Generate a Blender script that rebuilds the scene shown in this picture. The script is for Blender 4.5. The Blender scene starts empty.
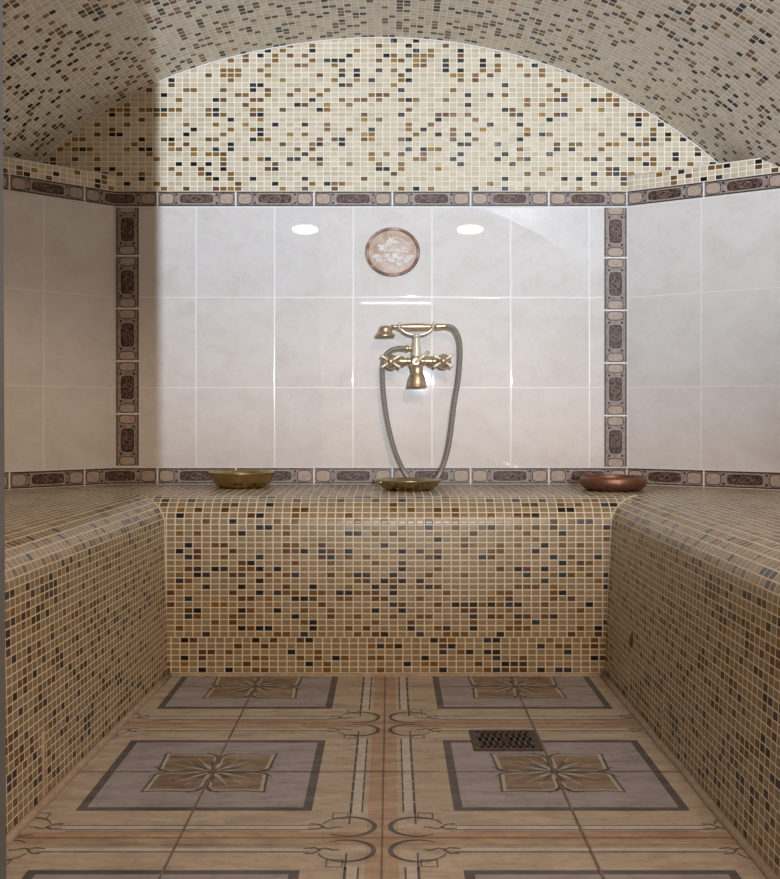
import bpy, bmesh, math, random
from mathutils import Vector, Matrix
random.seed(7)
S = bpy.context.scene
COL = S.collection
PI = math.pi

# ------------------------------------------------------------------ frame of reference
F = 1090.0            # focal length in pixels of a 780 px wide frame
CAMZ = 0.69
D = 3.47              # back wall
def P(x, y, d):       # a pixel of the photograph at a chosen distance -> a point in the room
    return Vector(((x - 390) * d / F, d, CAMZ + (415 - y) * d / F))
def zb(y): return CAMZ + (415 - y) * D / F       # height on the back wall
def xb(x): return (x - 390) * D / F
PU, PV = 0.0236, 0.0157        # mosaic pitch across and up
PD = 0.0243

# ------------------------------------------------------------------ material helpers
class NT:
    def __init__(s, name):
        s.m = bpy.data.materials.new(name); s.m.use_nodes = True
        s.t = s.m.node_tree; s.n = s.t.nodes; s.l = s.t.links
        s.b = s.n['Principled BSDF']
    def node(s, typ, **kw):
        nd = s.n.new(typ)
        for k, v in kw.items(): setattr(nd, k, v)
        return nd
    def put(s, sock, v):
        if v is None: return
        if hasattr(v, 'is_linked') or isinstance(v, bpy.types.NodeSocket): s.l.new(v, sock)
        else: sock.default_value = v
    def math(s, op, a, b=None, c=None, clamp=False):
        nd = s.node('ShaderNodeMath', operation=op); nd.use_clamp = clamp
        s.put(nd.inputs[0], a); s.put(nd.inputs[1], b); s.put(nd.inputs[2], c)
        return nd.outputs[0]
    def mix(s, f, a, b, typ='MIX'):
        nd = s.node('ShaderNodeMix', data_type='RGBA', blend_type=typ)
        s.put(nd.inputs[0], f); s.put(nd.inputs[6], a); s.put(nd.inputs[7], b)
        return nd.outputs[2]
    def ramp(s, f, stops, interp='LINEAR'):
        nd = s.node('ShaderNodeValToRGB'); nd.color_ramp.interpolation = interp
        e = nd.color_ramp.elements
        while len(e) < len(stops): e.new(0.5)
        for el, (p, c) in zip(e, stops):
            el.position = p; el.color = (c[0], c[1], c[2], 1)
        s.put(nd.inputs[0], f)
        return nd.outputs[0]
    def noise(s, vec, scale, detail=4, rough=0.55, dist=0.0):
        nd = s.node('ShaderNodeTexNoise')
        s.put(nd.inputs['Vector'], vec); nd.inputs['Scale'].default_value = scale
        nd.inputs['Detail'].default_value = detail; nd.inputs['Roughness'].default_value = rough
        nd.inputs['Distortion'].default_value = dist
        return nd.outputs['Fac']
    def sstep(s, v, a, b):
        nd = s.node('ShaderNodeMapRange', interpolation_type='SMOOTHSTEP')
        s.put(nd.inputs[0], v); nd.inputs[1].default_value = a; nd.inputs[2].default_value = b
        return nd.outputs[0]
    def combine(s, a, b, c=0.0):
        nd = s.node('ShaderNodeCombineXYZ')
        s.put(nd.inputs[0], a); s.put(nd.inputs[1], b); s.put(nd.inputs[2], c)
        return nd.outputs[0]
    def bump(s, h, dist, strength=1.0):
        nd = s.node('ShaderNodeBump'); nd.inputs['Strength'].default_value = strength
        nd.inputs['Distance'].default_value = dist; s.put(nd.inputs['Height'], h)
        s.l.new(nd.outputs[0], s.b.inputs['Normal'])
    def obj(s): return s.node('ShaderNodeTexCoord').outputs['Object']
    def uv(s): return s.node('ShaderNodeTexCoord').outputs['UV']

def srgb(r, g, b):
    f = lambda c: (c / 255 / 12.92) if c / 255 <= 0.04045 else ((c / 255 + 0.055) / 1.055) ** 2.4
    return (f(r), f(g), f(b), 1)

def mosaic(name, seed, grout=(0.88, 0.80, 0.66), bright=(1, 1, 1), rough=0.2, pillow=0.8, spec=0.32, shift=0.0, dk=1.0):
    t = NT(name)
    sep = t.node('ShaderNodeSeparateXYZ'); t.l.new(t.uv(), sep.inputs[0])
    u, v = sep.outputs[0], sep.outputs[1]
    fu, fv = t.math('FLOOR', u), t.math('FLOOR', v)
    ru, rv = t.math('FRACT', u), t.math('FRACT', v)
    def rnd(k):
        w = t.node('ShaderNodeTexWhiteNoise', noise_dimensions='3D')
        t.l.new(t.combine(fu, fv, seed + k), w.inputs['Vector'])
        return w
    w1, w2 = rnd(0.0), rnd(3.7)
    du = t.math('ABSOLUTE', t.math('SUBTRACT', ru, 0.5))
    dv = t.math('ABSOLUTE', t.math('SUBTRACT', rv, 0.5))
    mu = t.sstep(du, 0.450, 0.420); mv = t.sstep(dv, 0.435, 0.395)
    mask = t.math('MULTIPLY', mu, mv)
    k = bright
    c = lambda r, g, b: (r * k[0], g * k[1], b * k[2])
    rv_ = t.math('ADD', w1.outputs['Value'], shift)
    base = t.ramp(rv_, [
        (0.00, c(.54, .49, .39)), (0.17, c(.58, .53, .43)), (0.34, c(.50, .445, .345)), (0.50, c(.61, .565, .47)), (0.62, c(.56, .51, .42)),
        (0.755, (.205 * dk, .108 * dk, .024 * dk)), (0.835, (.135 * dk, .062 * dk, .022 * dk)), (0.885, (.29 * dk, .165 * dk, .034 * dk)),
        (0.910, (.12 * dk, .055 * dk, .03 * dk)), (0.920, (.009, .008, .009)), (0.988, (.028, .030, .040))], 'CONSTANT')
    # streaks inside every tile, running along it
    st = t.noise(t.combine(t.math('MULTIPLY', u, 1.3), t.math('MULTIPLY', v, 5.0), t.math('MULTIPLY', w2.outputs['Value'], 40.0)), 2.2, 4, 0.65, 0.8)
    isd = t.math('GREATER_THAN', rv_, 0.755)
    amp = t.math('MULTIPLY_ADD', isd, 0.85, 0.16)
    gain = t.math('MULTIPLY_ADD', t.math('SUBTRACT', st, 0.5), t.math('MULTIPLY', amp, 2.6), 1.0)
    gain = t.math('MAXIMUM', gain, 0.25)
    tint = t.combine(gain, gain, gain)
    tile = t.mix(1.0, base, tint, 'MULTIPLY')
    gn = t.noise(t.combine(u, v), 0.35, 5, 0.6)
    gcol = t.ramp(gn, [(0.25, tuple(x * .82 for x in grout)), (0.7, grout)])
    t.put(t.b.inputs['Base Color'], t.mix(mask, gcol, tile))
    t.put(t.b.inputs['Roughness'], t.math('MULTIPLY_ADD', mask, rough - 0.72, 0.72))
    t.b.inputs['Specular IOR Level'].default_value = spec
    # pillow edges, and every tile set a little out of true
    pu = t.sstep(du, 0.47, 0.33); pv = t.sstep(dv, 0.47, 0.30)
    sepc = t.node('ShaderNodeSeparateXYZ'); t.l.new(w2.outputs['Color'], sepc.inputs[0])
    tx = t.math('MULTIPLY', t.math('SUBTRACT', sepc.outputs[0], 0.5), t.math('SUBTRACT', ru, 0.5))
    ty = t.math('MULTIPLY', t.math('SUBTRACT', sepc.outputs[1], 0.5), t.math('SUBTRACT', rv, 0.5))
    h = t.math('ADD', t.math('MULTIPLY', pu, pv), t.math('MULTIPLY', t.math('ADD', tx, ty), 1.1))
    t.bump(h, 0.0012, pillow)
    return t.m

def ceramic(name):
    t = NT(name)
    sep = t.node('ShaderNodeSeparateXYZ'); t.l.new(t.uv(), sep.inputs[0])
    u, v = sep.outputs[0], sep.outputs[1]
    ru, rv = t.math('FRACT', u), t.math('FRACT', v)
    w = t.node('ShaderNodeTexWhiteNoise', noise_dimensions='3D')
    t.l.new(t.combine(t.math('FLOOR', u), t.math('FLOOR', v), 2.3), w.inputs['Vector'])
    du = t.math('ABSOLUTE', t.math('SUBTRACT', ru, 0.5))
    dv = t.math('ABSOLUTE', t.math('SUBTRACT', rv, 0.5))
    mu = t.sstep(du, 0.4945, 0.490); mv = t.sstep(dv, 0.4968, 0.4935)
    mask = t.math('MULTIPLY', mu, mv)
    vec = t.combine(u, t.math('MULTIPLY', v, 1.6), t.math('MULTIPLY', w.outputs['Value'], 30.0))
    n1 = t.noise(vec, 1.6, 6, 0.6, 1.2)
    n2 = t.noise(vec, 5.5, 5, 0.6, 2.0)
    col = t.ramp(n1, [(0.30, (.595, .56, .54)), (0.5, (.635, .605, .59)), (0.72, (.66, .635, .62))])
    vein = t.ramp(n2, [(0.40, (.965, .945, .93)), (0.50, (1, 1, 1))])
    col = t.mix(0.8, col, vein, 'MULTIPLY')
    t.put(t.b.inputs['Base Color'], t.mix(mask, (.72, .70, .69, 1), col))
    t.put(t.b.inputs['Roughness'], t.math('MULTIPLY_ADD', mask, -0.43, 0.45))
    t.b.inputs['Specular IOR Level'].default_value = 0.42
    pu = t.sstep(du, 0.500, 0.486); pv = t.sstep(dv, 0.500, 0.487)
    wav = t.noise(vec, 2.2, 2, 0.4)
    h = t.math('ADD', t.math('MULTIPLY', pu, pv), t.math('MULTIPLY', wav, 0.03))
    t.bump(h, 0.0011, 0.22)
    return t.m

def mottled(name, a, b, scale=30, rough=0.5, metal=0.0, bump=0.0, stretch=(1, 1, 1), dist=0.5, c=None, spec=0.5):
    t = NT(name)
    mp = t.node('ShaderNodeMapping'); mp.inputs['Scale'].default_value = stretch
    t.l.new(t.obj(), mp.inputs[0])
    n = t.noise(mp.outputs[0], scale, 6, 0.62, dist)
    st = [(0.33, a), (0.66, b)] if c is None else [(0.30, a), (0.5, b), (0.68, c)]
    t.put(t.b.inputs['Base Color'], t.ramp(n, st))
    t.b.inputs['Roughness'].default_value = rough; t.b.inputs['Metallic'].default_value = metal
    t.b.inputs['Specular IOR Level'].default_value = spec
    if bump: t.bump(n, bump, 0.7)
    return t.m

def floor_mat(name, a, b, c, rough=0.5, amount=1.0):
    t = NT(name)
    mp = t.node('ShaderNodeMapping'); mp.inputs['Scale'].default_value = (1.0, 3.2, 1)
    co = t.obj(); t.l.new(co, mp.inputs[0])
    n = t.noise(mp.outputs[0], 9, 8, 0.66, 0.6)
    n2 = t.noise(co, 55, 4, 0.6, 0.3)
    col = t.ramp(n, [(0.30, a), (0.50, b), (0.70, c)])
    sp = t.ramp(n2, [(0.28, (.72, .70, .68)), (0.48, (1, 1, 1)), (0.75, (1.06, 1.05, 1.03))])
    t.put(t.b.inputs['Base Color'], t.mix(0.75 * amount, col, sp, 'MULTIPLY'))
    t.put(t.b.inputs['Roughness'], t.math('MULTIPLY_ADD', n2, 0.25, rough - 0.1))
    t.b.inputs['Specular IOR Level'].default_value = 0.35
    t.bump(n2, 0.0008, 0.5)
    return t.m

M = {}
M['mosaic_wall'] = mosaic('gold_brown_glass_mosaic', 1.0, (.90, .82, .68), (.98, .93, .86))
M['mosaic_vault'] = mosaic('vault_glass_mosaic', 11.0, (.98, .95, .89), (1.22, 1.23, 1.25), 0.3, 0.7, 0.18)
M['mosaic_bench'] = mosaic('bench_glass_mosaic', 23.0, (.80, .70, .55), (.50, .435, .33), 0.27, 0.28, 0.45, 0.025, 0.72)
M['ceramic'] = ceramic('white_marbled_ceramic')
M['grout'] = mottled('pale_grout', (.52, .46, .38), (.66, .60, .52), 60, 0.85, bump=0.001)
M['mortar'] = mottled('mortar', (.33, .26, .20), (.46, .37, .30), 45, 0.85, bump=0.002)
M['white_grout'] = mottled('white_grout', (.72, .69, .66), (.82, .80, .78), 60, 0.7)
M['taupe'] = mottled('border_taupe', (.16, .125, .115), (.36, .305, .285), 75, 0.34, bump=0.0006, spec=0.16)
M['umber'] = mottled('border_umber', (.014, .008, .007), (.065, .040, .033), 55, 0.3, bump=0.0015, c=(.19, .135, .12), dist=2.2, spec=0.16)
M['blush'] = mottled('border_blush', (.33, .25, .195), (.45, .36, .30), 130, 0.32, bump=0.0006, spec=0.16)
M['edge'] = mottled('border_edge_line', (.014, .009, .008), (.05, .032, .027), 90, 0.3, spec=0.16)
M['scroll'] = mottled('border_scroll', (.16, .095, .065), (.27, .185, .145), 120, 0.3, bump=0.001, spec=0.16)
M['fl_base'] = floor_mat('floor_sand', (0.337, 0.283, 0.233), (0.456, 0.399, 0.335), (0.548, 0.490, 0.425))
M['fl_orange'] = floor_mat('floor_ochre', (0.317, 0.223, 0.161), (0.419, 0.310, 0.230), (0.508, 0.405, 0.310))
M['fl_white'] = floor_mat('floor_pale_strip', (0.446, 0.415, 0.400), (0.521, 0.492, 0.479), (0.584, 0.562, 0.555))
M['fl_dark'] = floor_mat('floor_charcoal', (0.065, 0.059, 0.063), (0.105, 0.099, 0.106), (0.155, 0.143, 0.152))
M['fl_grey'] = floor_mat('floor_lilac_grey', (0.250, 0.234, 0.254), (0.339, 0.319, 0.350), (0.402, 0.384, 0.423))
M['fl_petal'] = floor_mat('floor_petal', (0.130, 0.084, 0.056), (0.251, 0.188, 0.140), (0.347, 0.286, 0.231))
M['fl_cream'] = floor_mat('floor_cream', (0.380, 0.353, 0.316), (0.439, 0.416, 0.378), (0.486, 0.464, 0.431))
M['fl_grout'] = floor_mat('floor_joint', (0.158, 0.118, 0.090), (0.218, 0.169, 0.134), (0.279, 0.220, 0.178), 0.85)
M['brass'] = mottled('antique_brass', (.46, .36, .24), (.66, .545, .39), 60, 0.40, 0.9)
M['cream_brass'] = mottled('pale_enamelled_brass', (.58, .53, .42), (.70, .65, .53), 60, 0.35, 0.35)
M['hose'] = None
M['bronze'] = mottled('olive_bronze', (.38, .29, .12), (.56, .44, .21), 45, 0.34, 1.0, dist=1.5)
M['pewter'] = mottled('worn_brass', (.34, .27, .15), (.54, .45, .29), 40, 0.34, 1.0, dist=1.5)
M['copper'] = mottled('dull_copper', (.20, .095, .062), (.30, .15, .105), 40, 0.45, 0.8, dist=1.5)
M['iron'] = mottled('dark_grating', (.045, .035, .032), (.12, .095, .085), 80, 0.5, 0.5, bump=0.001)
M['hollow_dark'] = mottled('hollow_shade_black', (.006, .005, .005), (.012, .010, .010), 50, 0.9)  # near-black: the shade inside hollows is put into the colour
M['jamb'] = mottled('grey_jamb_paint', (.10, .105, .115), (.13, .135, .145), 6, 0.7)
M['plaster'] = mottled('plaque_plaster', (.40, .30, .25), (.66, .59, .55), 60, 0.5, bump=0.003, c=(.76, .72, .69), dist=1.5)
M['plaque_field'] = mottled('plaque_field', (.36, .22, .155), (.52, .38, .30), 25, 0.4, c=(.60, .48, .41), spec=0.15)
M['plaque_rim'] = mottled('plaque_rim', (.10, .05, .035), (.22, .125, .09), 26, 0.3, c=(.55, .40, .33), dist=1.0, spec=0.25)
def hose_mat():
    t = NT('spiral_steel_hose')
    sep = t.node('ShaderNodeSeparateXYZ'); t.l.new(t.uv(), sep.inputs[0])
    w = t.math('SINE', t.math('MULTIPLY', sep.outputs[1], 2 * PI / 0.0042))
    col = t.ramp(t.math('MULTIPLY_ADD', w, 0.5, 0.5), [(0.0, (.20, .19, .18)), (0.5, (.46, .44, .42)), (1.0, (.58, .56, .54))])
    t.put(t.b.inputs['Base Color'], col)
    t.b.inputs['Metallic'].default_value = 0.7; t.b.inputs['Roughness'].default_value = 0.4
    t.bump(w, 0.0012, 0.7)
    return t.m
M['hose'] = hose_mat()

# ------------------------------------------------------------------ object helpers
def link(name, me, parent=None, **props):
    o = bpy.data.objects.new(name, me); COL.objects.link(o)
    if parent is not None:
        o.parent = parent
        o.matrix_parent_inverse = Matrix.Translation(parent.location).inverted()
    for k, v in props.items(): o[k] = v
    return o
def thing(name, loc, label, cat, group=None):
    o = bpy.data.objects.new(name, None); COL.objects.link(o); o.location = loc
    o.empty_display_size = 0.05
    o['label'] = label; o['category'] = cat
    if group: o['group'] = group
    return o

class Mesh:
    """collects polygons with uvs and material names, then links ONE object"""
    def __init__(s): s.v = []; s.f = []; s.uv = []; s.m = []; s.mats = []; s.sm = []
    def mi(s, n):
        if n not in s.mats: s.mats.append(n)
        return s.mats.index(n)
    def poly(s, pts, mat, uvs=None, smooth=False):
        b = len(s.v); s.v += [tuple(p) for p in pts]
        s.f.append(tuple(range(b, b + len(pts))))
        s.uv.append(uvs or [(0, 0)] * len(pts)); s.m.append(s.mi(mat)); s.sm.append(smooth)
    def add_grid(s, rings, mat, closed=True, caps=(False, False), uvl=None, smooth=True):
        b = len(s.v); n = len(rings[0])
        for r in rings: s.v += [tuple(p) for p in r]
        k = s.mi(mat)
        for i in range(len(rings) - 1):
            for j in range(n if closed else n - 1):
                j2 = (j + 1) % n
                s.f.append((b + i * n + j, b + i * n + j2, b + (i + 1) * n + j2, b + (i + 1) * n + j))
                if uvl: s.uv.append([(j / n, uvl[i]), ((j + 1) / n, uvl[i]), ((j + 1) / n, uvl[i + 1]), (j / n, uvl[i + 1])])
                else: s.uv.append([(0, 0)] * 4)
                s.m.append(k); s.sm.append(smooth)
        for end, row in ((0, 0), (1, len(rings) - 1)):
            if caps[end]:
                idx = [b + row * n + j for j in range(n)]
                s.f.append(tuple(idx if end else idx[::-1])); s.uv.append([(0, 0)] * n); s.m.append(k); s.sm.append(False)
    def tube(s, pts, r, mat, n=14, caps=True):
        pts = [Vector(p) for p in pts]
        if not isinstance(r, (list, tuple)): r = [r] * len(pts)
        rings = []; L = [0.0]
        T0 = (pts[1] - pts[0]).normalized()
        N = T0.orthogonal().normalized(); prev = T0
        for i, p in enumerate(pts):
            if i == 0: T = T0
            elif i == len(pts) - 1: T = (pts[-1] - pts[-2]).normalized()
            else: T = (pts[i + 1] - pts[i - 1]).normalized()
            q = prev.rotation_difference(T); N = (q @ N).normalized(); prev = T
            B = T.cross(N)
            rings.append([p + (N * math.cos(2 * PI * j / n) + B * math.sin(2 * PI * j / n)) * r[i] for j in range(n)])
            if i: L.append(L[-1] + (p - pts[i - 1]).length)
        s.add_grid(rings, mat, True, (caps, caps), L)
    def lathe(s, origin, axis, prof, mat, n=32, sx=1.0, caps=(False, False)):
        """prof: (radius, along axis)"""
        A = Vector(axis).normalized(); N = A.orthogonal().normalized()
        if abs(A.z) > .9: N = Vector((1, 0, 0))
        B = A.cross(N); o = Vector(origin)
        rings = [[o + A * h + (N * math.cos(2 * PI * j / n) * sx + B * math.sin(2 * PI * j / n)) * r for j in range(n)] for r, h in prof]
        s.add_grid(rings, mat, True, caps)
    def blob(s, c, rx, ry, rz, mat, n=12):
        c = Vector(c); rings = []
        for i in range(n + 1):
            a = -PI / 2 + PI * i / n
            rr = max(math.cos(a), 1e-3)
            rings.append([c + Vector((rx * rr * math.cos(2 * PI * j / (2 * n)), ry * rr * math.sin(2 * PI * j / (2 * n)), rz * math.sin(a))) for j in range(2 * n)])
        s.add_grid(rings, mat)
    def box(s, lo, hi, mat):
        x0, y0, z0 = lo; x1, y1, z1 = hi
        for q in (((x0, y0, z0), (x1, y0, z0), (x1, y0, z1), (x0, y0, z1)), ((x1, y1, z0), (x0, y1, z0), (x0, y1, z1), (x1, y1, z1)),
                  ((x0, y1, z0), (x0, y0, z0), (x0, y0, z1), (x0, y1, z1)), ((x1, y0, z0), (x1, y1, z0), (x1, y1, z1), (x1, y0, z1)),
                  ((x0, y0, z1), (x1, y0, z1), (x1, y1, z1), (x0, y1, z1)), ((x0, y1, z0), (x1, y1, z0), (x1, y0, z0), (x0, y0, z0))):
            s.poly(q, mat)
    def build(s, name, parent=None, merge=False, **props):
        me = bpy.data.meshes.new(name); me.from_pydata(s.v, [], s.f)
        for n in s.mats: me.materials.append(M[n])
        ul = me.uv_layers.new(name='UVMap')
        k = 0; data = []
        for u in s.uv:
            for a in u: data += [a[0], a[1]]
        ul.data.foreach_set('uv', data)
        me.polygons.foreach_set('material_index', s.m)
        me.polygons.foreach_set('use_smooth', s.sm)
        me.update()
        if merge:
            bm = bmesh.new(); bm.from_mesh(me); bmesh.ops.remove_doubles(bm, verts=bm.verts, dist=1e-5); bm.to_mesh(me); bm.free()
        return link(name, me, parent, **props)

def clip(poly, axis, val, keep_less):
    out = []
    for i in range(len(poly)):
        a, b = poly[i], poly[(i + 1) % len(poly)]
        ina = (a[axis] <= val) if keep_less else (a[axis] >= val)
        inb = (b[axis] <= val) if keep_less else (b[axis] >= val)
        if ina: out.append(a)
        if ina != inb:
            t = (val - a[axis]) / (b[axis] - a[axis])
            out.append(tuple(a[k] + t * (b[k] - a[k]) for k in range(2)))
    return out
def ellipse(cx, cy, rx, ry, n=20, p=1.0):
    out = []
    for i in range(n):
        c, s_ = math.cos(2 * PI * i / n), math.sin(2 * PI * i / n)
        out.append((cx + rx * math.copysign(abs(c) ** p, c), cy + ry * math.copysign(abs(s_) ** p, s_)))
    return out
def ribbon(pts, w, closed=False):
    """quads that follow a line; w one width or one for every point"""
    n = len(pts)
    if not isinstance(w, (list, tuple)): w = [w] * n
    L = []; R = []
    for i in range(n):
        a = pts[(i - 1) % n] if (closed or i) else pts[i]
        b = pts[(i + 1) % n] if (closed or i < n - 1) else pts[i]
        tx, ty = b[0] - a[0], b[1] - a[1]; q = math.hypot(tx, ty) or 1
        nx, ny = -ty / q * w[i] / 2, tx / q * w[i] / 2
        L.append((pts[i][0] + nx, pts[i][1] + ny)); R.append((pts[i][0] - nx, pts[i][1] - ny))
    qs = []
    for i in range(n if closed else n - 1):
        j = (i + 1) % n
        qs.append([L[i], R[i], R[j], L[j]])
    return qs
def rect(x0, y0, x1, y1): return [(x0, y0), (x1, y0), (x1, y1), (x0, y1)]

# ------------------------------------------------------------------ the side walls' plan
XL, XR = xb(114.3), xb(627.2)
aL, aR = math.radians(45), math.radians(35)
dirL = Vector((-math.cos(aL), -math.sin(aL), 0)); dirR = Vector((math.cos(aR), -math.sin(aR), 0))
cL, cR = Vector((XL, D, 0)), Vector((XR, D, 0))
LL, LR = 0.60, 0.66
eL, eR = cL + dirL * LL, cR + dirR * LR
FRONT = 1.05
BT = 0.470           # bench top
Z_BB, Z_BT = BT, zb(467.5)      # bottom border
Z_TB, Z_TT = zb(206.8), zb(191.2)   # top border
Z_LEDGE = zb(191.2) + 3 * PV + 0.001

# ceramic uv: u in tiles, v in tiles (rows at y = 387.5, 297.5, 207.5)
CW, CH = 78.6 * D / F, 90.2 * D / F
def cu(x): return (x - xb(353.4)) / CW
def cv(z): return (z - zb(387.5)) / CH

wb = Mesh()
def wallquad(m, a, b, z0, z1, u0, u1, mat, kind, flip=False):
    if kind == 'c': v0, v1 = cv(z0), cv(z1)
    else: v0, v1 = (z0 - Z_TT) / PV, (z1 - Z_TT) / PV
    pts = [(a.x, a.y, z0), (b.x, b.y, z0), (b.x, b.y, z1), (a.x, a.y, z1)]
    uv = [(u0, v0), (u1, v0), (u1, v1), (u0, v1)]
    m.poly(pts, mat, uv)
# back wall: ceramic field and mosaic lunette in one wall
wallquad(wb, Vector((XL, D, 0)), Vector((XR, D, 0)), 0.0, Z_TT, cu(XL), cu(XR), 'ceramic', 'c')
wallquad(wb, Vector((-1.35, D, 0)), Vector((1.35, D, 0)), Z_TT, 2.0, (-1.35 - xb(390.2)) / PU, (1.35 - xb(390.2)) / PU, 'mosaic_wall', 'm')
for x in (XL, XR):      # the wall's returns behind the borders
    pass
wb.build('wall_back', kind='structure')

def side_wall(name, c, d, L, e, sgn, u_joint):
    m = Mesh()
    pts = [c, e, Vector((e.x, FRONT, 0))]
    s = 0.0
    for a, b in zip(pts[:-1], pts[1:]):
        l = (b - a).length
        ca, cb = (s - u_joint) / CW * sgn, (s + l - u_joint) / CW * sgn
        wallquad(m, a, b, 0.0, Z_TT, ca, cb, 'ceramic', 'c')
        wallquad(m, a, b, Z_TT, Z_LEDGE, s / PU * sgn + 41 * sgn, (s + l) / PU * sgn + 41 * sgn, 'mosaic_wall', 'm')
        nrm = Vector((sgn * 0.4, 0.0, 0))
        n = Vector((-(b - a).y, (b - a).x, 0)).normalized() * 0.10
        if n.dot(Vector((sgn, 0.5, 0))) < 0: n = -n
        top = [(a.x, a.y, Z_LEDGE), (b.x, b.y, Z_LEDGE), (b.x + 0.35 * sgn, b.y, Z_LEDGE), (a.x + 0.35 * sgn, a.y, Z_LEDGE)]
        m.poly(top, 'grout')
        # slim grout bead along the top arris
        s += l
    m.tube([(a.x, a.y, Z_LEDGE) for a in pts[:2]], 0.0016, 'white_grout', 6)
    return m.build(name, kind='structure')
side_wall('wall_left', cL, dirL, LL, eL, -1, 0.241)
side_wall('wall_right', cR, dirR, LR, eR, 1, 0.240)

# ------------------------------------------------------------------ vault
VC, VZ, VR = -0.026, 1.892 - 1.628, 1.628
prof = []
for i in range(0, 61):
    a = -1.085 + 2.17 * i / 60
    drop = VR - math.sqrt(VR * VR - a * a)
    if a < 0: drop *= 1 - .14 * math.sin(PI * min(1, -a / 1.25))
    prof.append((VC + a, VZ + VR - drop))
zl = prof[0][1]
left = [(prof[0][0] - q, zl - q * 0.72) for q in (0.30, 0.20, 0.10)]
right = [(prof[-1][0] + q, prof[-1][1] - q * 0.72) for q in (0.10, 0.20, 0.30)]
prof = left + prof + right
us = [0.0]
for a, b in zip(prof[:-1], prof[1:]):
    us.append(us[-1] + math.hypot((b[0] - a[0]) / PU, (b[1] - a[1]) / PV) * 1.08)
mid = us[len(us) // 2]
vm = Mesh()
ny = 8
for i in range(len(prof) - 1):
    for k in range(ny):
        y0 = FRONT + (D - FRONT) * k / ny; y1 = FRONT + (D - FRONT) * (k + 1) / ny
        v0, v1 = (y0 - D) / PD, (y1 - D) / PD
        (xa, za), (xc, zc) = prof[i], prof[i + 1]
        ua, uc = us[i] - mid, us[i + 1] - mid
        vm.poly([(xa, y0, za), (xa, y1, za), (xc, y1, zc), (xc, y0, zc)], 'mosaic_vault', [(ua, v0), (ua, v1), (uc, v1), (uc, v0)], True)
vm.tube([(x, D - 0.002, z - 0.001) for x, z in prof], 0.0026, 'white_grout', 6)
vault = vm.build('ceiling', merge=True, kind='structure')

# ------------------------------------------------------------------ door jamb between the lobby and the steam room
jm = Mesh()
jm.box((-1.5, FRONT - 0.10, 0.0), (-0.3686, FRONT, 2.0), 'jamb')
jm.box((-0.3686, FRONT - 0.10, 1.80), (1.5, FRONT, 2.0), 'jamb')  # added unseen lintel, keeps the bright world out of the tile reflections
jm.v = [(x - .0042 * z if -1 < x < 1 else x, y, z) for x, y, z in jm.v]
jm.build('wall_front', kind='structure')

# ------------------------------------------------------------------ floor with its printed pattern
fm = Mesh()
FX0, FX1, FY0, FY1 = -0.95, 0.95, -0.30, 3.05
fm.poly([(FX0, FY0, 0), (FX1, FY0, 0), (FX1, FY1, 0), (FX0, FY1, 0)], 'fl_base')
fm.box((FX0, FY0, -0.05), (FX1, FY1, -0.001), 'fl_base')
fm.box((-2.6, -3.6, -0.05), (2.6, FY0, 0.0), 'fl_base')
PP = 0.660
GX0, GY0 = -0.0125, 1.776        # a crossing of the pattern's repeat lines
def fdecal(pl, lvl, mat):
    for ax, v, k in ((0, FX0, False), (0, FX1, True), (1, FY0, False), (1, FY1, True)):
        if len(pl) < 3: return
        pl = clip(pl, ax, v, k)
    if len(pl) < 3: return
    area = sum(pl[i][0] * pl[(i + 1) % len(pl)][1] - pl[(i + 1) % len(pl)][0] * pl[i][1] for i in range(len(pl)))
    if area < 0: pl = pl[::-1]
    fm.poly([(x, y, lvl * 0.00022) for x, y in pl], mat)
def petal():
    return [(0.002, 0.008), (0.002, 0.040), (0.002, 0.075), (0.003, 0.096), (0.010, 0.109), (0.035, 0.111), (0.080, 0.109), (0.115, 0.115),
            (0.113, 0.080), (0.111, 0.035), (0.109, 0.010), (0.096, 0.003), (0.075, 0.002), (0.040, 0.002), (0.008, 0.002)]
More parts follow.
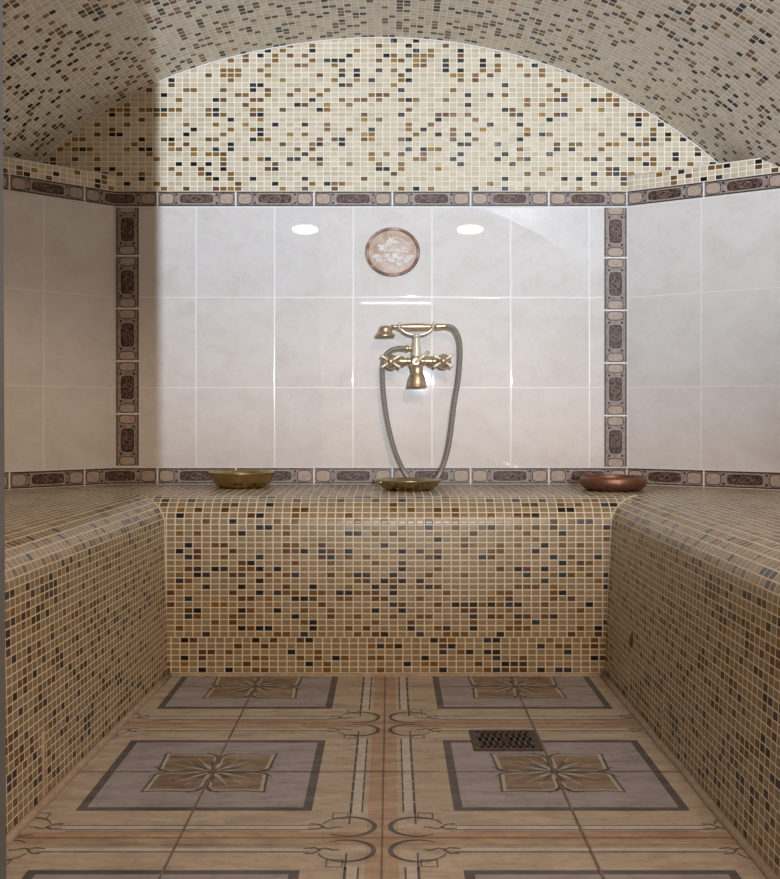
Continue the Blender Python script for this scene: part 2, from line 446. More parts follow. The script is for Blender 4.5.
# continuous bands first: ochre runs
for i in range(-2, 3):
    x = GX0 + PP * i
    fdecal(rect(x - 0.026, FY0, x + 0.026, FY1), 1, 'fl_orange')
for j in range(-3, 4):
    y = GY0 + PP * j
    fdecal(rect(FX0, y - 0.026, FX1, y + 0.026), 1.5, 'fl_orange')
for i in range(-2, 2):
    for j in range(-3, 3):
        cx, cy = GX0 + PP * (i + 0.5), GY0 + PP * (j + 0.5)
        T = lambda pts, sx=1, sy=1: [(cx + sx * p[0], cy + sy * p[1]) for p in pts]
        fdecal(T(rect(-.206, -.206, .206, .206)), 1, 'fl_dark')
        fdecal(T(rect(-.190, -.190, .190, .190)), 2, 'fl_grey')
        for sx in (1, -1):
            for sy in (1, -1):
                pt = petal()
                fan = T(pt, sx, sy)
                # the outline: dark, then cream, then the petal itself
                k = 1.0
                for sc, off, lv, mt in ((1.0, 0.0, 3, 'fl_dark'), (0.925, 0.0035, 4, 'fl_cream'), (0.82, 0.0085, 5, 'fl_petal')):
                    q = [(p[0] * sc + off, p[1] * sc + off) for p in pt]
                    c0 = (0.055 * sc + off, 0.055 * sc + off)
                    for a in range(len(q)):
                        fdecal(T([c0, q[a], q[(a + 1) % len(q)]], sx, sy), lv, mt)
                # veins in the petals
                for a in (0.30, 0.5, 0.70):
                    an = a * PI / 2
                    fdecal(T(ribbon([(0.045 * math.cos(an), 0.045 * math.sin(an)), (0.088 * math.cos(an), 0.088 * math.sin(an)), (0.112 * math.cos(an), 0.112 * math.sin(an))], [.004, .0022, .001])[0], sx, sy), 6, 'fl_cream')
                # little hooked tips between the petals
                for sw in (0, 1):
                    hk = [(0.0, 0.084), (0.008, 0.093), (0.015, 0.106), (0.030, 0.117)]
                    if sw: hk = [(b, a) for a, b in hk]
                    for q in ribbon(hk, [.006, .005, .004, .002]): fdecal(T(q, sx, sy), 6, 'fl_dark')
        for k in range(20):           # star in the middle
            an = 2 * PI * k / 20 + 0.157; r1 = 0.072 if k % 2 else 0.058
            d = (math.cos(an), math.sin(an)); nn = (-d[1], d[0])
            fdecal(T([(d[0] * .012, d[1] * .012), (d[0] * .034 + nn[0] * .005, d[1] * .034 + nn[1] * .005), (d[0] * r1, d[1] * r1), (d[0] * .034 - nn[0] * .005, d[1] * .034 - nn[1] * .005)]), 7, 'fl_dark' if k % 2 else 'fl_cream')
        fdecal(T(ellipse(0, 0, .009, .009, 12)), 8, 'fl_dark')
        # pale strips on the four sides, each with its two dark lines
        for ax in (0, 1):
            for sg in (1, -1):
                def st(a0, a1, o0, o1, lv, mt):
                    r = rect(a0, sg * o0, a1, sg * o1)
                    if ax: r = [(b, a) for a, b in r]
                    fdecal(T(r), lv, mt)
                o = PP / 2
                e = 0.218 if ax else 0.215
                st(-e, e, o - .054, o - .037, 2, 'fl_white')
                if ax:
                    for q0 in range(-4, 4):
                        a0 = q0 * e / 4
                        st(a0 + .003, a0 + e / 4 - .003, o - .058, o - .0535, 3, 'fl_dark'); st(a0 + .003, a0 + e / 4 - .003, o - .0375, o - .0345, 3, 'fl_dark')
                    st(e - .01, e + .052, o - .0575, o - .0545, 3, 'fl_dark'); st(-e - .052, -e + .01, o - .0575, o - .0545, 3, 'fl_dark')
                else:
                    st(-e, e, o - .0565, o - .0535, 3, 'fl_dark'); st(-e, e, o - .0375, o - .0355, 3, 'fl_dark')
                    st(-e + .02, e - .02, o - .0285, o - .0265, 3, 'fl_petal')
        # scrolls in the four corners
        for sx in (1, -1):
            for sy in (1, -1):
                ox, oy = PP / 2 - .0575, PP / 2 - .0505
                arc = []; wd = []
                for k in range(31):
                    a = math.radians(128 - 292 * k / 30)
                    arc.append((ox + .0445 * math.cos(a), oy + .0425 * math.sin(a)))
                    wd.append(.0022 + .0058 * max(0, math.cos(math.radians(292 * (k / 30 - .42)) * .62)) ** 2)
                for q in ribbon(arc, wd): fdecal(T(q, sx, sy), 4, 'fl_dark')
                # hook from the strip's end into the scroll
                hk = [(.205, oy + .006), (.222, oy + .012), (.232, oy + .002), (.222, oy - .010), (.208, oy - .012)]
                for q in ribbon(hk, .0035): fdecal(T(q, sx, sy), 4, 'fl_dark')
                hk = [(.228, oy + .004), (.240, oy + .010), (.252, oy + .002), (.262, oy + .003)]
                for q in ribbon(hk, .003): fdecal(T(q, sx, sy), 4, 'fl_dark')
                sq = [(ox - .028, oy - .062), (ox - .003, oy - .062), (ox - .003, oy - .036), (ox - .028, oy - .036)]
                for q in ribbon(sq, .0028, True): fdecal(T(q, sx, sy), 4, 'fl_dark')
# joints between the floor tiles
h = PP / 2
for i in range(-3, 4):
    x = GX0 + h * i; w = .0042 if i % 2 else .0030
    fdecal(rect(x - w / 2, FY0, x + w / 2, FY1), 9, 'fl_grout')
for j in range(-5, 6):
    y = GY0 + h * j; w = .0030 if j % 2 else .0022
    fdecal(rect(FX0, y - w / 2, FX1, y + w / 2), 9, 'fl_grout')
fm.build('floor', kind='structure')

# ------------------------------------------------------------------ border trims
TRIMN = [0]
def trim(runs):
    """runs: list of (origin, along, up, normal, length, height, unit, phase, vertical)"""
    m = Mesh()
    for (o, A, B, N, L, H, unit, phase) in runs:
        o, A, B, N = Vector(o), Vector(A), Vector(B), Vector(N)
        if A.cross(B).dot(N) < 0: mirror = True
        else: mirror = False
        T0 = 0.0035
        def put(pl, lvl, mat):
            for ax, v, k in ((0, 0, False), (0, L, True), (1, 0, False), (1, H, True)):
                if len(pl) < 3: return
                pl = clip(pl, ax, v, k)
            if len(pl) < 3: return
            q = [o + A * a + B * b + N * (T0 + lvl * 0.00025) for a, b in pl]
            ar = sum(pl[i][0] * pl[(i + 1) % len(pl)][1] - pl[(i + 1) % len(pl)][0] * pl[i][1] for i in range(len(pl)))
            if (ar < 0) != mirror: q = q[::-1]
            m.poly(q, mat)
        put(rect(0, 0, L, H), 0, 'white_grout')
        for (a0, a1, b0, b1) in ((0, L, 0, 0), (0, L, H, H)):     # slab edges
            e = [o + A * a0 + B * b0, o + A * a1 + B * b0, o + A * a1 + B * b0 + N * T0, o + A * a0 + B * b0 + N * T0]
            m.poly(e, 'white_grout')
        for a0 in (0, L):
            m.poly([o + A * a0, o + A * a0 + B * H, o + A * a0 + B * H + N * T0, o + A * a0 + N * T0], 'white_grout')
        k0 = math.floor(-phase / unit) - 1
        for k in range(k0, k0 + int(L / unit) + 4):
            a = phase + k * unit
            if a + unit < 0 or a > L: continue
            g = 0.0022
            put(rect(a + g, .0012, a + unit - g, H - .0012), 1, 'taupe')
            for bb in (.0025, H - .0060):
                put(rect(a + g, bb, a + unit - g, bb + .0032), 2, 'edge')
            hm = H / 2; r = H * .315
            lw = unit * (.088 if H / unit < .3 else .074)
            for cx in (a + unit * .118, a + unit * .882) if H / unit < .3 else (a + unit * .105, a + unit * .895):
                put(ellipse(cx, hm, lw + .0022, r + .0022, 22, .55), 2, 'edge')
                put(ellipse(cx, hm, lw, r, 22, .55), 3, 'blush')
            dw = unit * (.215 if H / unit < .3 else .228)
            dh = H * (.30 if H / unit < .3 else .29)
            put(ellipse(a + unit / 2, hm, dw + .0022, dh + .0022, 26, .38), 2, 'blush')
            put(ellipse(a + unit / 2, hm, dw, dh, 26, .38), 3, 'umber')
            # scroll in the middle of the dark cartouche
            rr = [ellipse(a + unit / 2, hm, dw * .36, dh * .62, 16)]
            for q in ribbon(rr[0], .0020, True): put(q, 4, 'scroll')
            wv = [(a + unit / 2 + dw * .28 * (t / 6 - 1), hm + dh * .4 * math.sin((t / 6 - 1) * 2.6)) for t in range(13)]
            for q in ribbon(wv, .0024): put(q, 5, 'scroll')
            for sg in (-1, 1):
                for ang0, rs in ((0.4, 1.0), (2.6, .8), (4.4, .9)):
                    cx_, cy_ = a + unit / 2 + sg * dw * (.70 + .14 * math.cos(ang0)), hm + dh * .42 * math.sin(ang0)
                    wv = [(cx_ + sg * .0085 * rs * (1 - t / 10) * math.cos(ang0 + t * .55), cy_ + .0072 * rs * (1 - t / 10) * math.sin(ang0 + t * .55)) for t in range(9)]
                    for q in ribbon(wv, .0013): put(q, 4, 'scroll')
            for sx in (-1, 1):
                for sy in (-1, 1):
                    dx = unit * (.258 if H / unit < .3 else .262)
                    put(ellipse(a + unit / 2 + sx * dx, hm + sy * H * .27, .0042, .0034, 10), 4, 'edge')
    TRIMN[0] += 1
    return m.build('trim_%d' % TRIMN[0], kind='structure')
UB = 78.2 * D / F
UPZ = Vector((0, 0, 1))
nB = Vector((0, -1, 0))
nLw = Vector((-dirL.y, dirL.x, 0)); nLw = nLw if nLw.x > 0 else -nLw
nRw = Vector((-dirR.y, dirR.x, 0)); nRw = nRw if nRw.x < 0 else -nRw
WB = XR - XL
ph = xb(157.7) - XL
for z0, z1 in ((Z_TB, Z_TT), (Z_BB, Z_BT)):
    trim([((XL, D, z0), (1, 0, 0), UPZ, nB, WB, z1 - z0, UB, ph)])
    trim([((XL, D, z0), dirL, UPZ, nLw, LL, z1 - z0, UB * .985, .1065)])
    trim([((XR, D, z0), dirR, UPZ, nRw, LR, z1 - z0, UB, 0.0)])
UV_ = 52.6 * D / F
for x0, x1, y_joint in ((115.9, 139.6, 256.0), (603.6, 627.0, 257.8)):
    z0, z1 = Z_BT + .003, Z_TB - .003
    trim([((xb(x1), D, z0), (0, 0, 1), (-1, 0, 0), nB, z1 - z0, xb(x1) - xb(x0), UV_, zb(y_joint) - z0)])

# ------------------------------------------------------------------ tiled benches (a U of three)
YB = 2.890
XBL, XBR = -0.599, 0.587
def nose_profile(lean):
    """(distance back from the foot line, height, rows) from the foot up and over the nose"""
    a, b = 0.095, 0.068
    seam = 0.1014
    pts = [(-lean, 0.0), (-lean * .78, seam), (0.0, BT - b)]
    for i in range(1, 11):
        t = PI / 2 * i / 10
        pts.append((a * (1 - math.cos(t)), BT - b + b * math.sin(t)))
    return pts
def bench_mesh(frame, s0, s1, lean, depth, du=0.0, cut0=None, cut1=None, nseg=1):
    """frame(s, d, z) -> point; s along the bench, d back from the front line.  cut*(d) gives the mitred end"""
    m = Mesh()
    pr = nose_profile(lean)
    rows = [-(0.1014 / PV)]
    rows = [0.0]
    for p, q in zip(pr[:-1], pr[1:]):
        rows.append(rows[-1] + math.hypot((q[0] - p[0]) / PU, (q[1] - p[1]) / PV))
    sh = math.ceil(rows[1]) - rows[1]
    rows = [r + sh for r in rows]
    pr.append((depth, BT)); rows.append(rows[-1] + (depth - pr[-2][0]) / PU)
    c0 = cut0 or (lambda d: s0); c1 = cut1 or (lambda d: s1)
    for i in range(len(pr) - 1):
        (d0, z0), (d1, z1) = pr[i], pr[i + 1]
        off = 0.43 if i == 0 else 0.0
        nn = 1
        a0, b0, a1, b1 = c0(d0), c1(d0), c0(d1), c1(d1)
        pts = [frame(a0, d0, z0), frame(b0, d0, z0), frame(b1, d1, z1), frame(a1, d1, z1)]
        uv = [(a0 / PU + du + off, rows[i]), (b0 / PU + du + off, rows[i]), (b1 / PU + du + off, rows[i + 1]), (a1 / PU + du + off, rows[i + 1])]
        m.poly(pts, 'mosaic_bench', uv, i >= 2)
    # closed body behind and below
    m.poly([frame(c0(-lean), -lean, 0), frame(c0(depth), depth, BT), frame(c0(depth), depth, 0)], 'mortar')
    m.poly([frame(c1(-lean), -lean, 0), frame(c1(depth), depth, 0), frame(c1(depth), depth, BT)], 'mortar')
    m.poly([frame(c0(depth), depth, 0), frame(c0(depth), depth, BT), frame(c1(depth), depth, BT), frame(c1(depth), depth, 0)], 'mortar')
    return m
# back bench, mitred at both inner corners
def trim_to_walls(o, planes):
    bm = bmesh.new(); bm.from_mesh(o.data)
    bmesh.ops.remove_doubles(bm, verts=bm.verts, dist=1e-5)
    for co_, no_ in planes:
        r = bmesh.ops.bisect_plane(bm, geom=bm.verts[:] + bm.edges[:] + bm.faces[:], plane_co=co_, plane_no=no_, clear_outer=True)
        ed = [e for e in r['geom_cut'] if isinstance(e, bmesh.types.BMEdge)]
        bmesh.ops.holes_fill(bm, edges=ed, sides=0)
    bm.to_mesh(o.data); bm.free()
PLL = (cL + nLw * .001, -nLw); PLR = (cR + nRw * .001, -nRw)
PXL = (Vector((eL.x + .001, 0, 0)), Vector((-1, 0, 0))); PXR = (Vector((eR.x - .001, 0, 0)), Vector((1, 0, 0)))
PBK = (Vector((0, D - .001, 0)), Vector((0, 1, 0)))
def fb(s, d, z): return Vector((s, YB + d, z))
dB = D - YB - 0.001
bb = bench_mesh(fb, XBL, XBR, 0.004, dB, 0.13, lambda d: XBL - max(d, 0), lambda d: XBR + max(d, 0))
root = thing('tiled_bench', (0, YB + .25, 0), 'mosaic tiled bench under the shower, spanning the back wall between two side benches', 'bench', 'built-in benches')
trim_to_walls(bb.build('seat_block', root, merge=True), [PLL, PLR])
# side benches: front line slightly splayed; s runs along depth
def side(sgn, x_back, x_front, lean, lab, du):
    Lx = YB - FRONT
    sl = (x_front - x_back) / (YB - FRONT)
    def fr(s, d, z):      # s = depth coordinate Y
        return Vector((x_back + sl * (YB - s) + sgn * d, s, z))
    dep = 0.80
    m = bench_mesh(fr, FRONT + .001, YB, lean, dep, du, None, lambda d: YB + (d if d > 0 else 0))
    # (orient towards the room)
    r = thing('tiled_bench', (x_back + sgn * .3, 2.0, 0), lab, 'bench', 'built-in benches')
    o = m.build('seat_block', r, merge=True)
    trim_to_walls(o, [PLL, PXL, PBK] if sgn < 0 else [PLR, PXR, PBK])
    me = o.data
    if sgn < 0:
        bm = bmesh.new(); bm.from_mesh(me)
        for f in bm.faces: f.normal_flip()
        bm.to_mesh(me); bm.free()
    f = Mesh()
    pts = [fr(FRONT + .02 + (YB - FRONT - .03) * t / 12, -lean - .004 + random.uniform(-.002, .002), .002) for t in range(13)]
    f.tube(pts, .009, 'mortar', 8)
    f.build('mortar_fillet', r, label='pale mortar line along the foot')
    c = Mesh()
    cp = []
    for d, z in nose_profile(lean)[2:]:
        cp.append(fr(YB + d, d, z + .0005))
    cp = [fr(YB - 0.001, -lean * .9, 0.01)] + cp
    c.tube(cp, .0028, 'grout', 8)
    c.build('corner_joint', r, label='pale grout joint up the inside corner')
    return r, fr
rl, frl = side(-1, -0.599, -0.655, 0.010, 'mosaic tiled bench along the left wall, in the shade of the doorway', 0.31)
rr_, frr = side(1, 0.587, 0.592, 0.019, 'mosaic tiled bench along the right wall, with a chipped spot on its face', 0.71)
f = Mesh()
f.tube([Vector((XBL + .01 + (XBR - XBL - .02) * t / 16, YB - .008 + random.uniform(-.002, .002), .001)) for t in range(17)], .007, 'mortar', 8)
f.build('mortar_fillet', root, label='pale mortar line along the foot')
def crack(r, frx, lean, Y, z1, w):
    k = Mesh()
    k.tube([frx(Y + random.uniform(-.002, .002), -lean * (1 - z / .40), z) for z in [z1 * t / 5 for t in range(6)]], w, 'mortar', 6)
    k.build('mortar_seam', r, label='pale upright mortar seam near the foot')
crack(rl, frl, .010, 1.945, .125, .005)
crack(rr_, frr, .019, 2.60, .085, .003)
crack(rr_, frr, .019, 2.28, .100, .004)
# a chipped patch in the right bench's face
ch = Mesh()
pc = P(630.5, 640, 2.60); pc.x = 0.577
ch.blob(pc, .006, .020, .021, 'umber', 8)
ch.blob(pc + Vector((-.001, .004, .012)), .006, .013, .010, 'mortar', 8)
ch.build('chipped_patch', rr_, label='dark chipped patch of missing tile')

# ------------------------------------------------------------------ floor drain
dx, dy = 0.2435, 2.307
dr = thing('floor_drain', (dx, dy, 0), 'square dark metal drain grate set in the floor tiles', 'drain')
w = .0715
m = Mesh()
for a in range(4):
    R = Matrix.Rotation(a * PI / 2, 3, 'Z')
    pts = [(-w, -w), (w, -w), (w - .016, -w + .016), (-w + .016, -w + .016)]
    q = [R @ Vector((p[0], p[1], .0035)) + Vector((dx, dy, 0)) for p in pts]
    m.poly(q, 'iron')
    q = [R @ Vector((-w, -w, 0)) + Vector((dx, dy, 0)), R @ Vector((w, -w, 0)) + Vector((dx, dy, 0)), R @ Vector((w, -w, .0035)) + Vector((dx, dy, 0)), R @ Vector((-w, -w, .0035)) + Vector((dx, dy, 0))]
    m.poly(q, 'iron')
m.build('frame', dr)
m = Mesh()
wi = w - .016
m.poly([(dx - wi, dy - wi, .0021), (dx + wi, dy - wi, .0021), (dx + wi, dy + wi, .0021), (dx - wi, dy + wi, .0021)], 'hollow_dark')  # flat near-black sheet stands in for the shade below the grate
m.build('shade_sheet', dr, label='flat black sheet, painted shade under the grate')
m = Mesh()
def bar(x0, y0, x1, y1): m.box((dx + x0, dy + y0, .0023), (dx + x1, dy + y1, .0042), 'iron')
bar(-wi, wi - .010, wi, wi); bar(-wi, -wi, wi, -wi + .008); bar(-wi, -.012, wi, .010)
for k in range(9):
    x = -wi + (2 * wi - .0055) * k / 8
    bar(x, -wi, x + .0055, wi)
m.lathe((dx, dy, .0042), (0, 0, 1), [(.009, 0), (.009, .0012), (.006, .0022), (.0001, .0024)], 'iron', 16)
m.build('grate', dr)

# ------------------------------------------------------------------ bowls
def bowl(name, loc, prof, mat, label, group, handle=None):
    r = thing(name, loc, label, 'bowl', group)
    m = Mesh(); m.lathe(loc, (0, 0, 1), prof, mat, 56)
    m.build('bowl_body', r)
    return r
zt = BT + .0006
c = P(241.6, 480, 3.30); loc = Vector((c.x, 3.30, zt))
bowl('metal_bowl', loc, [(.0001, 0), (.055, 0), (.070, .004), (.083, .014), (.090, .026), (.0935, .038), (.0985, .0455), (.0985, .0475), (.0955, .0480), (.091, .040), (.087, .028), (.079, .017), (.066, .008), (.0001, .005)],
     'bronze', 'olive bronze round bowl on the bench, left of the shower hose', 'wash bowls on the bench')
c = P(613.3, 480, 3.19); loc = Vector((c.x, 3.19, zt))
bowl('metal_bowl', loc, [(.0001, 0), (.070, 0), (.084, .004), (.093, .013), (.097, .024), (.0965, .034), (.093, .040), (.091, .0405), (.0935, .033), (.093, .024), (.089, .014), (.080, .008), (.0001, .005)],
     'copper', 'reddish copper round bowl on the bench at the right corner', 'wash bowls on the bench')
c = P(408.8, 480, 3.20); loc = Vector((c.x, 3.20, zt))
dish = bowl('metal_bowl', loc, [(.0001, 0), (.060, 0), (.074, .004), (.084, .013), (.090, .021), (.0965, .0285), (.0965, .0305), (.094, .031), (.088, .024), (.081, .016), (.070, .009), (.0001, .005)],
     'pewter', 'shallow worn brass dish on the bench in front of the hanging hose', 'wash bowls on the bench')
m = Mesh()
hc = loc + Vector((-.0845, -.030, .0275))
pts = [hc + Vector((.010, .006, 0)), hc + Vector((-.004, .004, .001)), hc + Vector((-.013, -.002, .0)), hc + Vector((-.012, -.012, -.002)), hc + Vector((0, -.017, -.003)), hc + Vector((.014, -.016, -.002))]
m.tube(pts, .004, 'pewter', 10)
m.build('ear_handle', dish)

# ------------------------------------------------------------------ plaque on the wall
pc = Vector((xb(392.6), D, zb(252.3)))
pl = thing('wall_plaque', pc, 'round relief plaque with a brown rim on the tiled back wall', 'plaque')
sx_, rr0 = 27.4 / 24.6, 24.6 * D / F
m = Mesh()
def disc(prof, mat, mm):
    rings = [[pc + Vector((r * sx_ * math.cos(2 * PI * j / 64), -h, r * math.sin(2 * PI * j / 64))) for j in range(64)] for r, h in prof]
    mm.add_grid(rings, mat)
R0 = rr0
disc([(R0, 0.0005), (R0, .006), (R0 * .975, .010), (R0 * .93, .011), (R0 * .885, .0085), (R0 * .875, .006)], 'plaque_rim', m)
m.build('rim', pl, label='mottled brown rim')
m = Mesh(); disc([(R0 * .885, .0055), (R0 * .86, .0062), (R0 * .5, .0066), (.0005, .0067)], 'plaque_field', m)
m.build('field', pl, label='tan field')
m = Mesh()
# a plain generic relief: a cloud bank, leaves and a rising form in pale plaster
rnd = random.Random(3)
def lump(u, v, a, b, hgt):
    m.blob(pc + Vector((u * R0 * sx_, -.0062, v * R0)), a * R0 * sx_, hgt, b * R0, 'plaster', 7)
for k in range(26):                       # lower bank
    u = rnd.uniform(-.70, .66); v = -.12 - .42 * (1 - (u / .75) ** 2) * rnd.uniform(.25, 1)
    lump(u, v, rnd.uniform(.10, .19), rnd.uniform(.06, .12), rnd.uniform(.003, .0055))
for k in range(22):                       # middle mass
    an = rnd.uniform(0, 2 * PI); q = math.sqrt(rnd.random())
    lump(-.05 + .50 * q * math.cos(an), .14 + .33 * q * math.sin(an), rnd.uniform(.08, .17), rnd.uniform(.06, .13), rnd.uniform(.003, .006))
for k in range(9):                        # arching sprig on the upper right
    an = 1.9 - 1.9 * k / 8
    lump(.06 + .48 * math.cos(an), .14 + .44 * math.sin(an), .075, .05, .0032)
for k in range(6): lump(.38 + .08 * (k % 3), -.02 + .1 * (k // 3), .06, .05, .004)
m.build('relief', pl, label='raised whitish relief')

# ------------------------------------------------------------------ shower mixer
DM = 3.395
def Q(x, y, dd=DM): return P(x, y, dd)
px = DM / F
mx = thing('shower_mixer', (Q(416, 360).x, D, Q(416, 360).z), 'antique brass cross-handled mixer tap on the white tiled back wall', 'tap')
# body: crossbar, centre barrel, wall unions
m = Mesh()
m.tube([Q(388, 361), Q(398, 361), Q(408, 361), Q(424, 361), Q(434, 361), Q(445, 361)], [2.6 * px, 2.6 * px, 2.9 * px, 2.9 * px, 2.6 * px, 2.6 * px], 'brass', 18)
for x in (399, 407.5, 424.5, 433):
    m.tube([Q(x - .9, 361), Q(x + .9, 361)], 3.7 * px, 'brass', 18)
m.lathe(Q(416, 368.5), (0, 0, 1), [(.0001, 0), (5.4 * px, 0), (6.0 * px, 3 * px), (6.3 * px, 7.5 * px), (6.0 * px, 11 * px), (4.6 * px, 13 * px), (4.2 * px, 14 * px), (.0001, 14 * px)], 'brass', 28)
for x in (400.5, 431.5):       # unions back to the wall with flanges
    p = Q(x, 361)
    m.tube([p, Vector((p.x, D + .002, p.z))], 2.5 * px, 'brass', 14)
    m.lathe(Vector((p.x, D, p.z)), (0, -1, 0), [(6.5 * px, 0), (6.3 * px, .004), (4.5 * px, .012), (2.6 * px, .018)], 'brass', 24)
m.build('body', mx)
# bell-shaped spout
m = Mesh()
so = Q(417.2, 387.2, DM - .020); sx0 = Q(416.3, 366, DM - .008)
m.lathe(so, (0, 0, 1), [(9.0 * px, 1.2 * px), (9.9 * px, .6 * px), (10.1 * px, 0.0), (10.1 * px, .9 * px), (9.5 * px, 1.8 * px), (9.0 * px, 5 * px), (8.3 * px, 9 * px), (6.9 * px, 12.6 * px), (5.6 * px, 14.6 * px), (5.9 * px, 17 * px), (5.5 * px, 20 * px), (3.6 * px, 22 * px), (.0001, 22.6 * px)], 'brass', 36)
m.lathe(so + Vector((0, 0, .9 * px)), (0, 0, 1), [(.0001, .4 * px), (9.0 * px, .4 * px)], 'hollow_dark', 24)  # disc painted near-black for the shade inside the mouth
m.tube([Q(416.2, 369, DM), Q(416.6, 369.5, DM - .012), Q(417, 372, DM - .02)], 5.2 * px, 'brass', 18)
m.build('spout', mx)
# cradle post with pale neck and forked rest
m = Mesh()
po = Q(416.5, 356.2)
m.lathe(po, (0, 0, 1), [(4.6 * px, -1 * px), (5.0 * px, 0), (5.0 * px, 1.5 * px), (4.5 * px, 5 * px), (3.9 * px, 11 * px), (3.2 * px, 16 * px), (3.0 * px, 19.2 * px), (3.8 * px, 19.8 * px), (4.0 * px, 21.5 * px), (2.2 * px, 22.2 * px), (.0001, 22.4 * px)], 'cream_brass', 26)
m.build('post', mx, label='pale cone-shaped neck')
m = Mesh()
yk = []
for k in range(17):
    t = -1 + 2 * k / 16
    yk.append(Q(416.6 + 17.3 * t, 335.0 - 7.6 * abs(t) ** 2.6 - .2))
m.tube(yk, [1.35 * px] * 17, 'cream_brass', 12)
for sg in (-1, 1):
    e = yk[0] if sg < 0 else yk[-1]
    ring = [e + Vector((0, 3.6 * px * math.sin(a), 1.4 * px + 3.6 * px * (1 - math.cos(a)) * .5 )) for a in [x * PI / 5 - PI * .1 for x in range(-3, 5)]]
    m.tube(ring, 1.1 * px, 'cream_brass', 10)
m.build('cradle', mx, label='pale forked cradle')
# diverter lever
m = Mesh()
lv = [Q(410.5, 365.5, DM - .022), Q(416.5, 361.5, DM - .030), Q(422, 357, DM - .034), Q(427.6, 352.8, DM - .036)]
m.tube(lv, [1.5 * px, 2.2 * px, 1.9 * px, 2.1 * px], 'cream_brass', 12)
m.blob(lv[-1], 2.1 * px, 2.1 * px, 1.8 * px, 'brass', 8)
m.tube([Q(416, 361.5, DM), Q(416, 361.5, DM - .034)], 3.2 * px, 'brass', 16)
m.build('diverter_lever', mx)
# hose outlet on the left of the post
m = Mesh()
m.tube([Q(416, 348.2), Q(409, 348.2), Q(404.5, 348.2)], [1.9 * px, 1.9 * px, 1.9 * px], 'brass', 14)
m.tube([Q(409.0, 348.2), Q(407.7, 348.2), Q(406.2, 348.2), Q(404.9, 348.2)], [2.2 * px, 3.2 * px, 3.2 * px, 2.2 * px], 'brass', 14)
m.build('hose_outlet', mx)
# cross handles
for hx, hy, tw in ((390.6, 361.2, .03), (443.2, 360.6, -.02)):
    dh = DM - .040
    m = Mesh()
    cc = Q(hx, hy, dh)
    base = Q(hx + (.7 if hx < 400 else .4), hy + .8, DM - .012)
    ax = (cc - base).normalized()
    Lb = (cc - base).length
    m.lathe(base, ax, [(5.6 * px, -.012), (7.2 * px, -.006), (7.6 * px, 0), (6.9 * px, Lb * .35), (4.9 * px, Lb * .6), (3.4 * px, Lb * .8), (3.6 * px, Lb), (2.9 * px, Lb + .005), (1.4 * px, Lb + .0075), (.0001, Lb + .008)], 'brass', 28)
    bonnet = m.build('handle', mx)
    for k, (ex, ey) in enumerate(((10.2, -6.1), (-9.8, -5.9), (-9.4, 6.4), (9.8, 6.3))):
        a = Mesh()
        e = Q(hx + ex, hy + ey, dh + .004)
        q = [cc, cc.lerp(e, .35), cc.lerp(e, .75), cc.lerp(e, .93), e]
        a.tube(q, [1.25 * px, 1.0 * px, 1.25 * px, 1.75 * px, 1.2 * px], 'cream_brass', 12)
        a.build('spoke', bonnet)

# hand shower with its hose, resting in the cradle
hs = thing('hand_shower', Q(416, 326.5), 'brass telephone-style hand shower lying across the tap, with looping hose', 'shower head')
m = Mesh()
yy = 326.6
m.tube([Q(x, yy) for x in (399.5, 402, 406, 411, 416, 421, 426, 430, 432.5)], [v * px for v in (2.3, 2.5, 2.9, 3.2, 3.3, 3.2, 2.8, 2.4, 2.2)], 'brass', 20)
m.tube([Q(391, yy + .2), Q(395, yy), Q(399.5, yy)], [1.9 * px, 1.6 * px, 1.9 * px], 'brass', 16)
m.build('grip', hs)
for x in (399, 433):
    m = Mesh()
    m.tube([Q(x - 1.2, yy), Q(x - .5, yy), Q(x + .6, yy), Q(x + 1.2, yy)], [v * px for v in (2.3, 3.6, 3.6, 2.3)], 'cream_brass', 18)
    m.build('ferrule', hs, label='pale ring at the end of the grip')
m = Mesh()
ho = Q(385.0, 336.4, DM - .004)
tilt = Vector((.06, -.04, 1)).normalized()
m.lathe(ho, tilt, [(.0001, 1.0 * px), (8.8 * px, .8 * px), (9.9 * px, 0), (10.2 * px, .7 * px), (9.6 * px, 2.2 * px), (7.6 * px, 3.4 * px), (6.7 * px, 4.6 * px), (6.9 * px, 7.2 * px), (6.3 * px, 9.3 * px), (4.2 * px, 10.6 * px), (.0001, 11 * px)], 'brass', 36)
m.build('shower_head', hs)
m = Mesh()
m.tube([Q(434, yy - .2), Q(437, yy - .2), Q(441, yy - .4), Q(445, yy - .6), Q(447, yy - .6)], [v * px for v in (2.2, 2.8, 2.6, 2.0, 2.4)], 'brass', 16)
m.build('hose_nut', hs)
def smooth(ctrl, n=14):
    out = []
    c = [ctrl[0] * 2 - ctrl[1]] + ctrl + [ctrl[-1] * 2 - ctrl[-2]]
    for i in range(1, len(c) - 2):
        for k in range(n):
            t = k / n
            a, b, d_, e = c[i - 1], c[i], c[i + 1], c[i + 2]
            out.append(.5 * ((2 * b) + (d_ - a) * t + (2 * a - 5 * b + 4 * d_ - e) * t * t + (3 * b - a - 3 * d_ + e) * t ** 3))
    out.append(ctrl[-1]); return out
bz = BT + .0085
def onbench(x, y): return Vector(((x - 390) * y / F, y, bz))
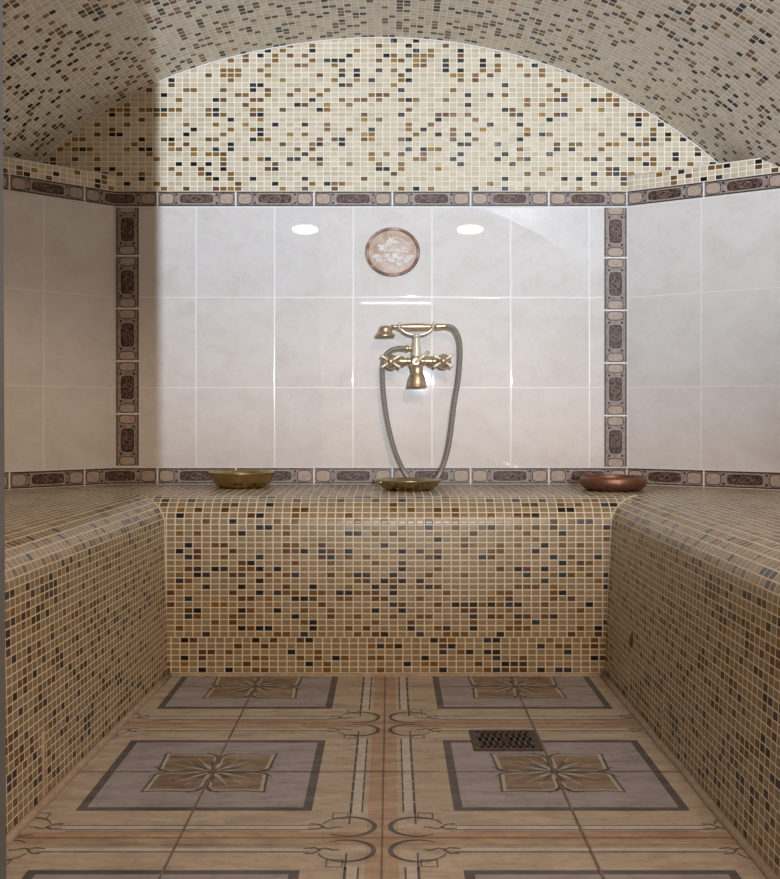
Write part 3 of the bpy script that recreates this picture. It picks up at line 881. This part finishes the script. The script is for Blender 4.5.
ctrl = [Q(405, 348.2), Q(399, 348.0), Q(391.5, 350.0), Q(386, 354.5), Q(383.2, 362, 3.40), Q(382.6, 374, 3.40), Q(383.6, 392, 3.40), Q(386.6, 416, 3.40), Q(390.8, 436, 3.40), Q(396.5, 455, 3.395), Q(403.5, 470, 3.385), P(410, 479.5, 3.36),
        onbench(418, 3.345), onbench(427, 3.345), P(436, 479.3, 3.36), P(441.5, 470, 3.385), Q(446.8, 455, 3.40), Q(450.5, 436, 3.40), Q(454.5, 404, 3.40), Q(458.3, 382, 3.40), Q(460.2, 362, 3.395), Q(460.2, 345, 3.395), Q(457.5, 334, 3.395), Q(453, 328, 3.395), Q(447, yy - .6)]
m = Mesh(); m.tube(smooth(ctrl), 2.3 * px, 'hose', 16)
m.build('hose', hs, label='grey spiral metal hose')

# ------------------------------------------------------------------ light
def area_lamp(name, p, tgt, w, hgt, energy, col):
    l = bpy.data.lights.new(name, 'AREA'); l.shape = 'ELLIPSE'; l.size = w; l.size_y = hgt
    l.energy = energy; l.color = col
    o = bpy.data.objects.new(name, l); COL.objects.link(o); o.location = p
    o.rotation_euler = (Vector(tgt) - Vector(p)).to_track_quat('-Z', 'Y').to_euler()
    return o
WARM = (1.0, .74, .50)
for xx in (-0.4515, 0.425):
    area_lamp('bulkhead_lamp', (xx, FRONT + .10, 1.675), (xx * .6, D, 1.35), .14, .05, 0.35, WARM)
area_lamp('added_warm_fill', (.80, -1.5, 2.66), (-.3, D, .8), .45, .45, 58, (1.0, .74, .53))  # added unseen fill, warms the left wall inside the jamb's shadow
tb = area_lamp('lobby_tube', (.06, -2.5, 1.66), (.06, D, 1.0),   .62, .02, 0.45, (.85, .93, 1.0)); tb.data.shape = 'RECTANGLE'
fl = bpy.data.lights.new('flash_spot', 'SPOT'); fl.energy = 1500; fl.color = (.78, .885, 1.0)  # unseen flash, set back behind the camera; cone tilted up to dim the floor
fl.shadow_soft_size = .033; fl.spot_size = math.radians(44); fl.spot_blend = .8
fo = bpy.data.objects.new('flash_spot', fl); COL.objects.link(fo); fo.location = (.288, -3.4, 1.022)
fo.rotation_euler = (Vector((.15, D, 1.022 + 6.87 * math.tan(math.radians(13)))) - fo.location).to_track_quat('-Z', 'Y').to_euler()

w = bpy.data.worlds.new('lobby'); S.world = w; w.use_nodes = True
bg = w.node_tree.nodes['Background']; bg.inputs[0].default_value = (1.0, .75, .55, 1); bg.inputs[1].default_value = 0.8

# ------------------------------------------------------------------ camera
cam = bpy.data.cameras.new('camera'); co = bpy.data.objects.new('camera', cam); COL.objects.link(co)
co.location = (0, 0, CAMZ); co.rotation_euler = (PI / 2, 0, 0)
cam.sensor_fit = 'HORIZONTAL'; cam.sensor_width = 36; cam.lens = 36 * F / 780
cam.shift_y = -(439.5 - 415) / 780
cam.clip_start = 0.01
S.camera = co
vs = S.view_settings
vs.view_transform = 'Standard'; vs.look = 'None'; vs.gamma = 1.0; vs.use_curve_mapping = False
vs.exposure = 0.30
S.cycles.max_bounces = 8
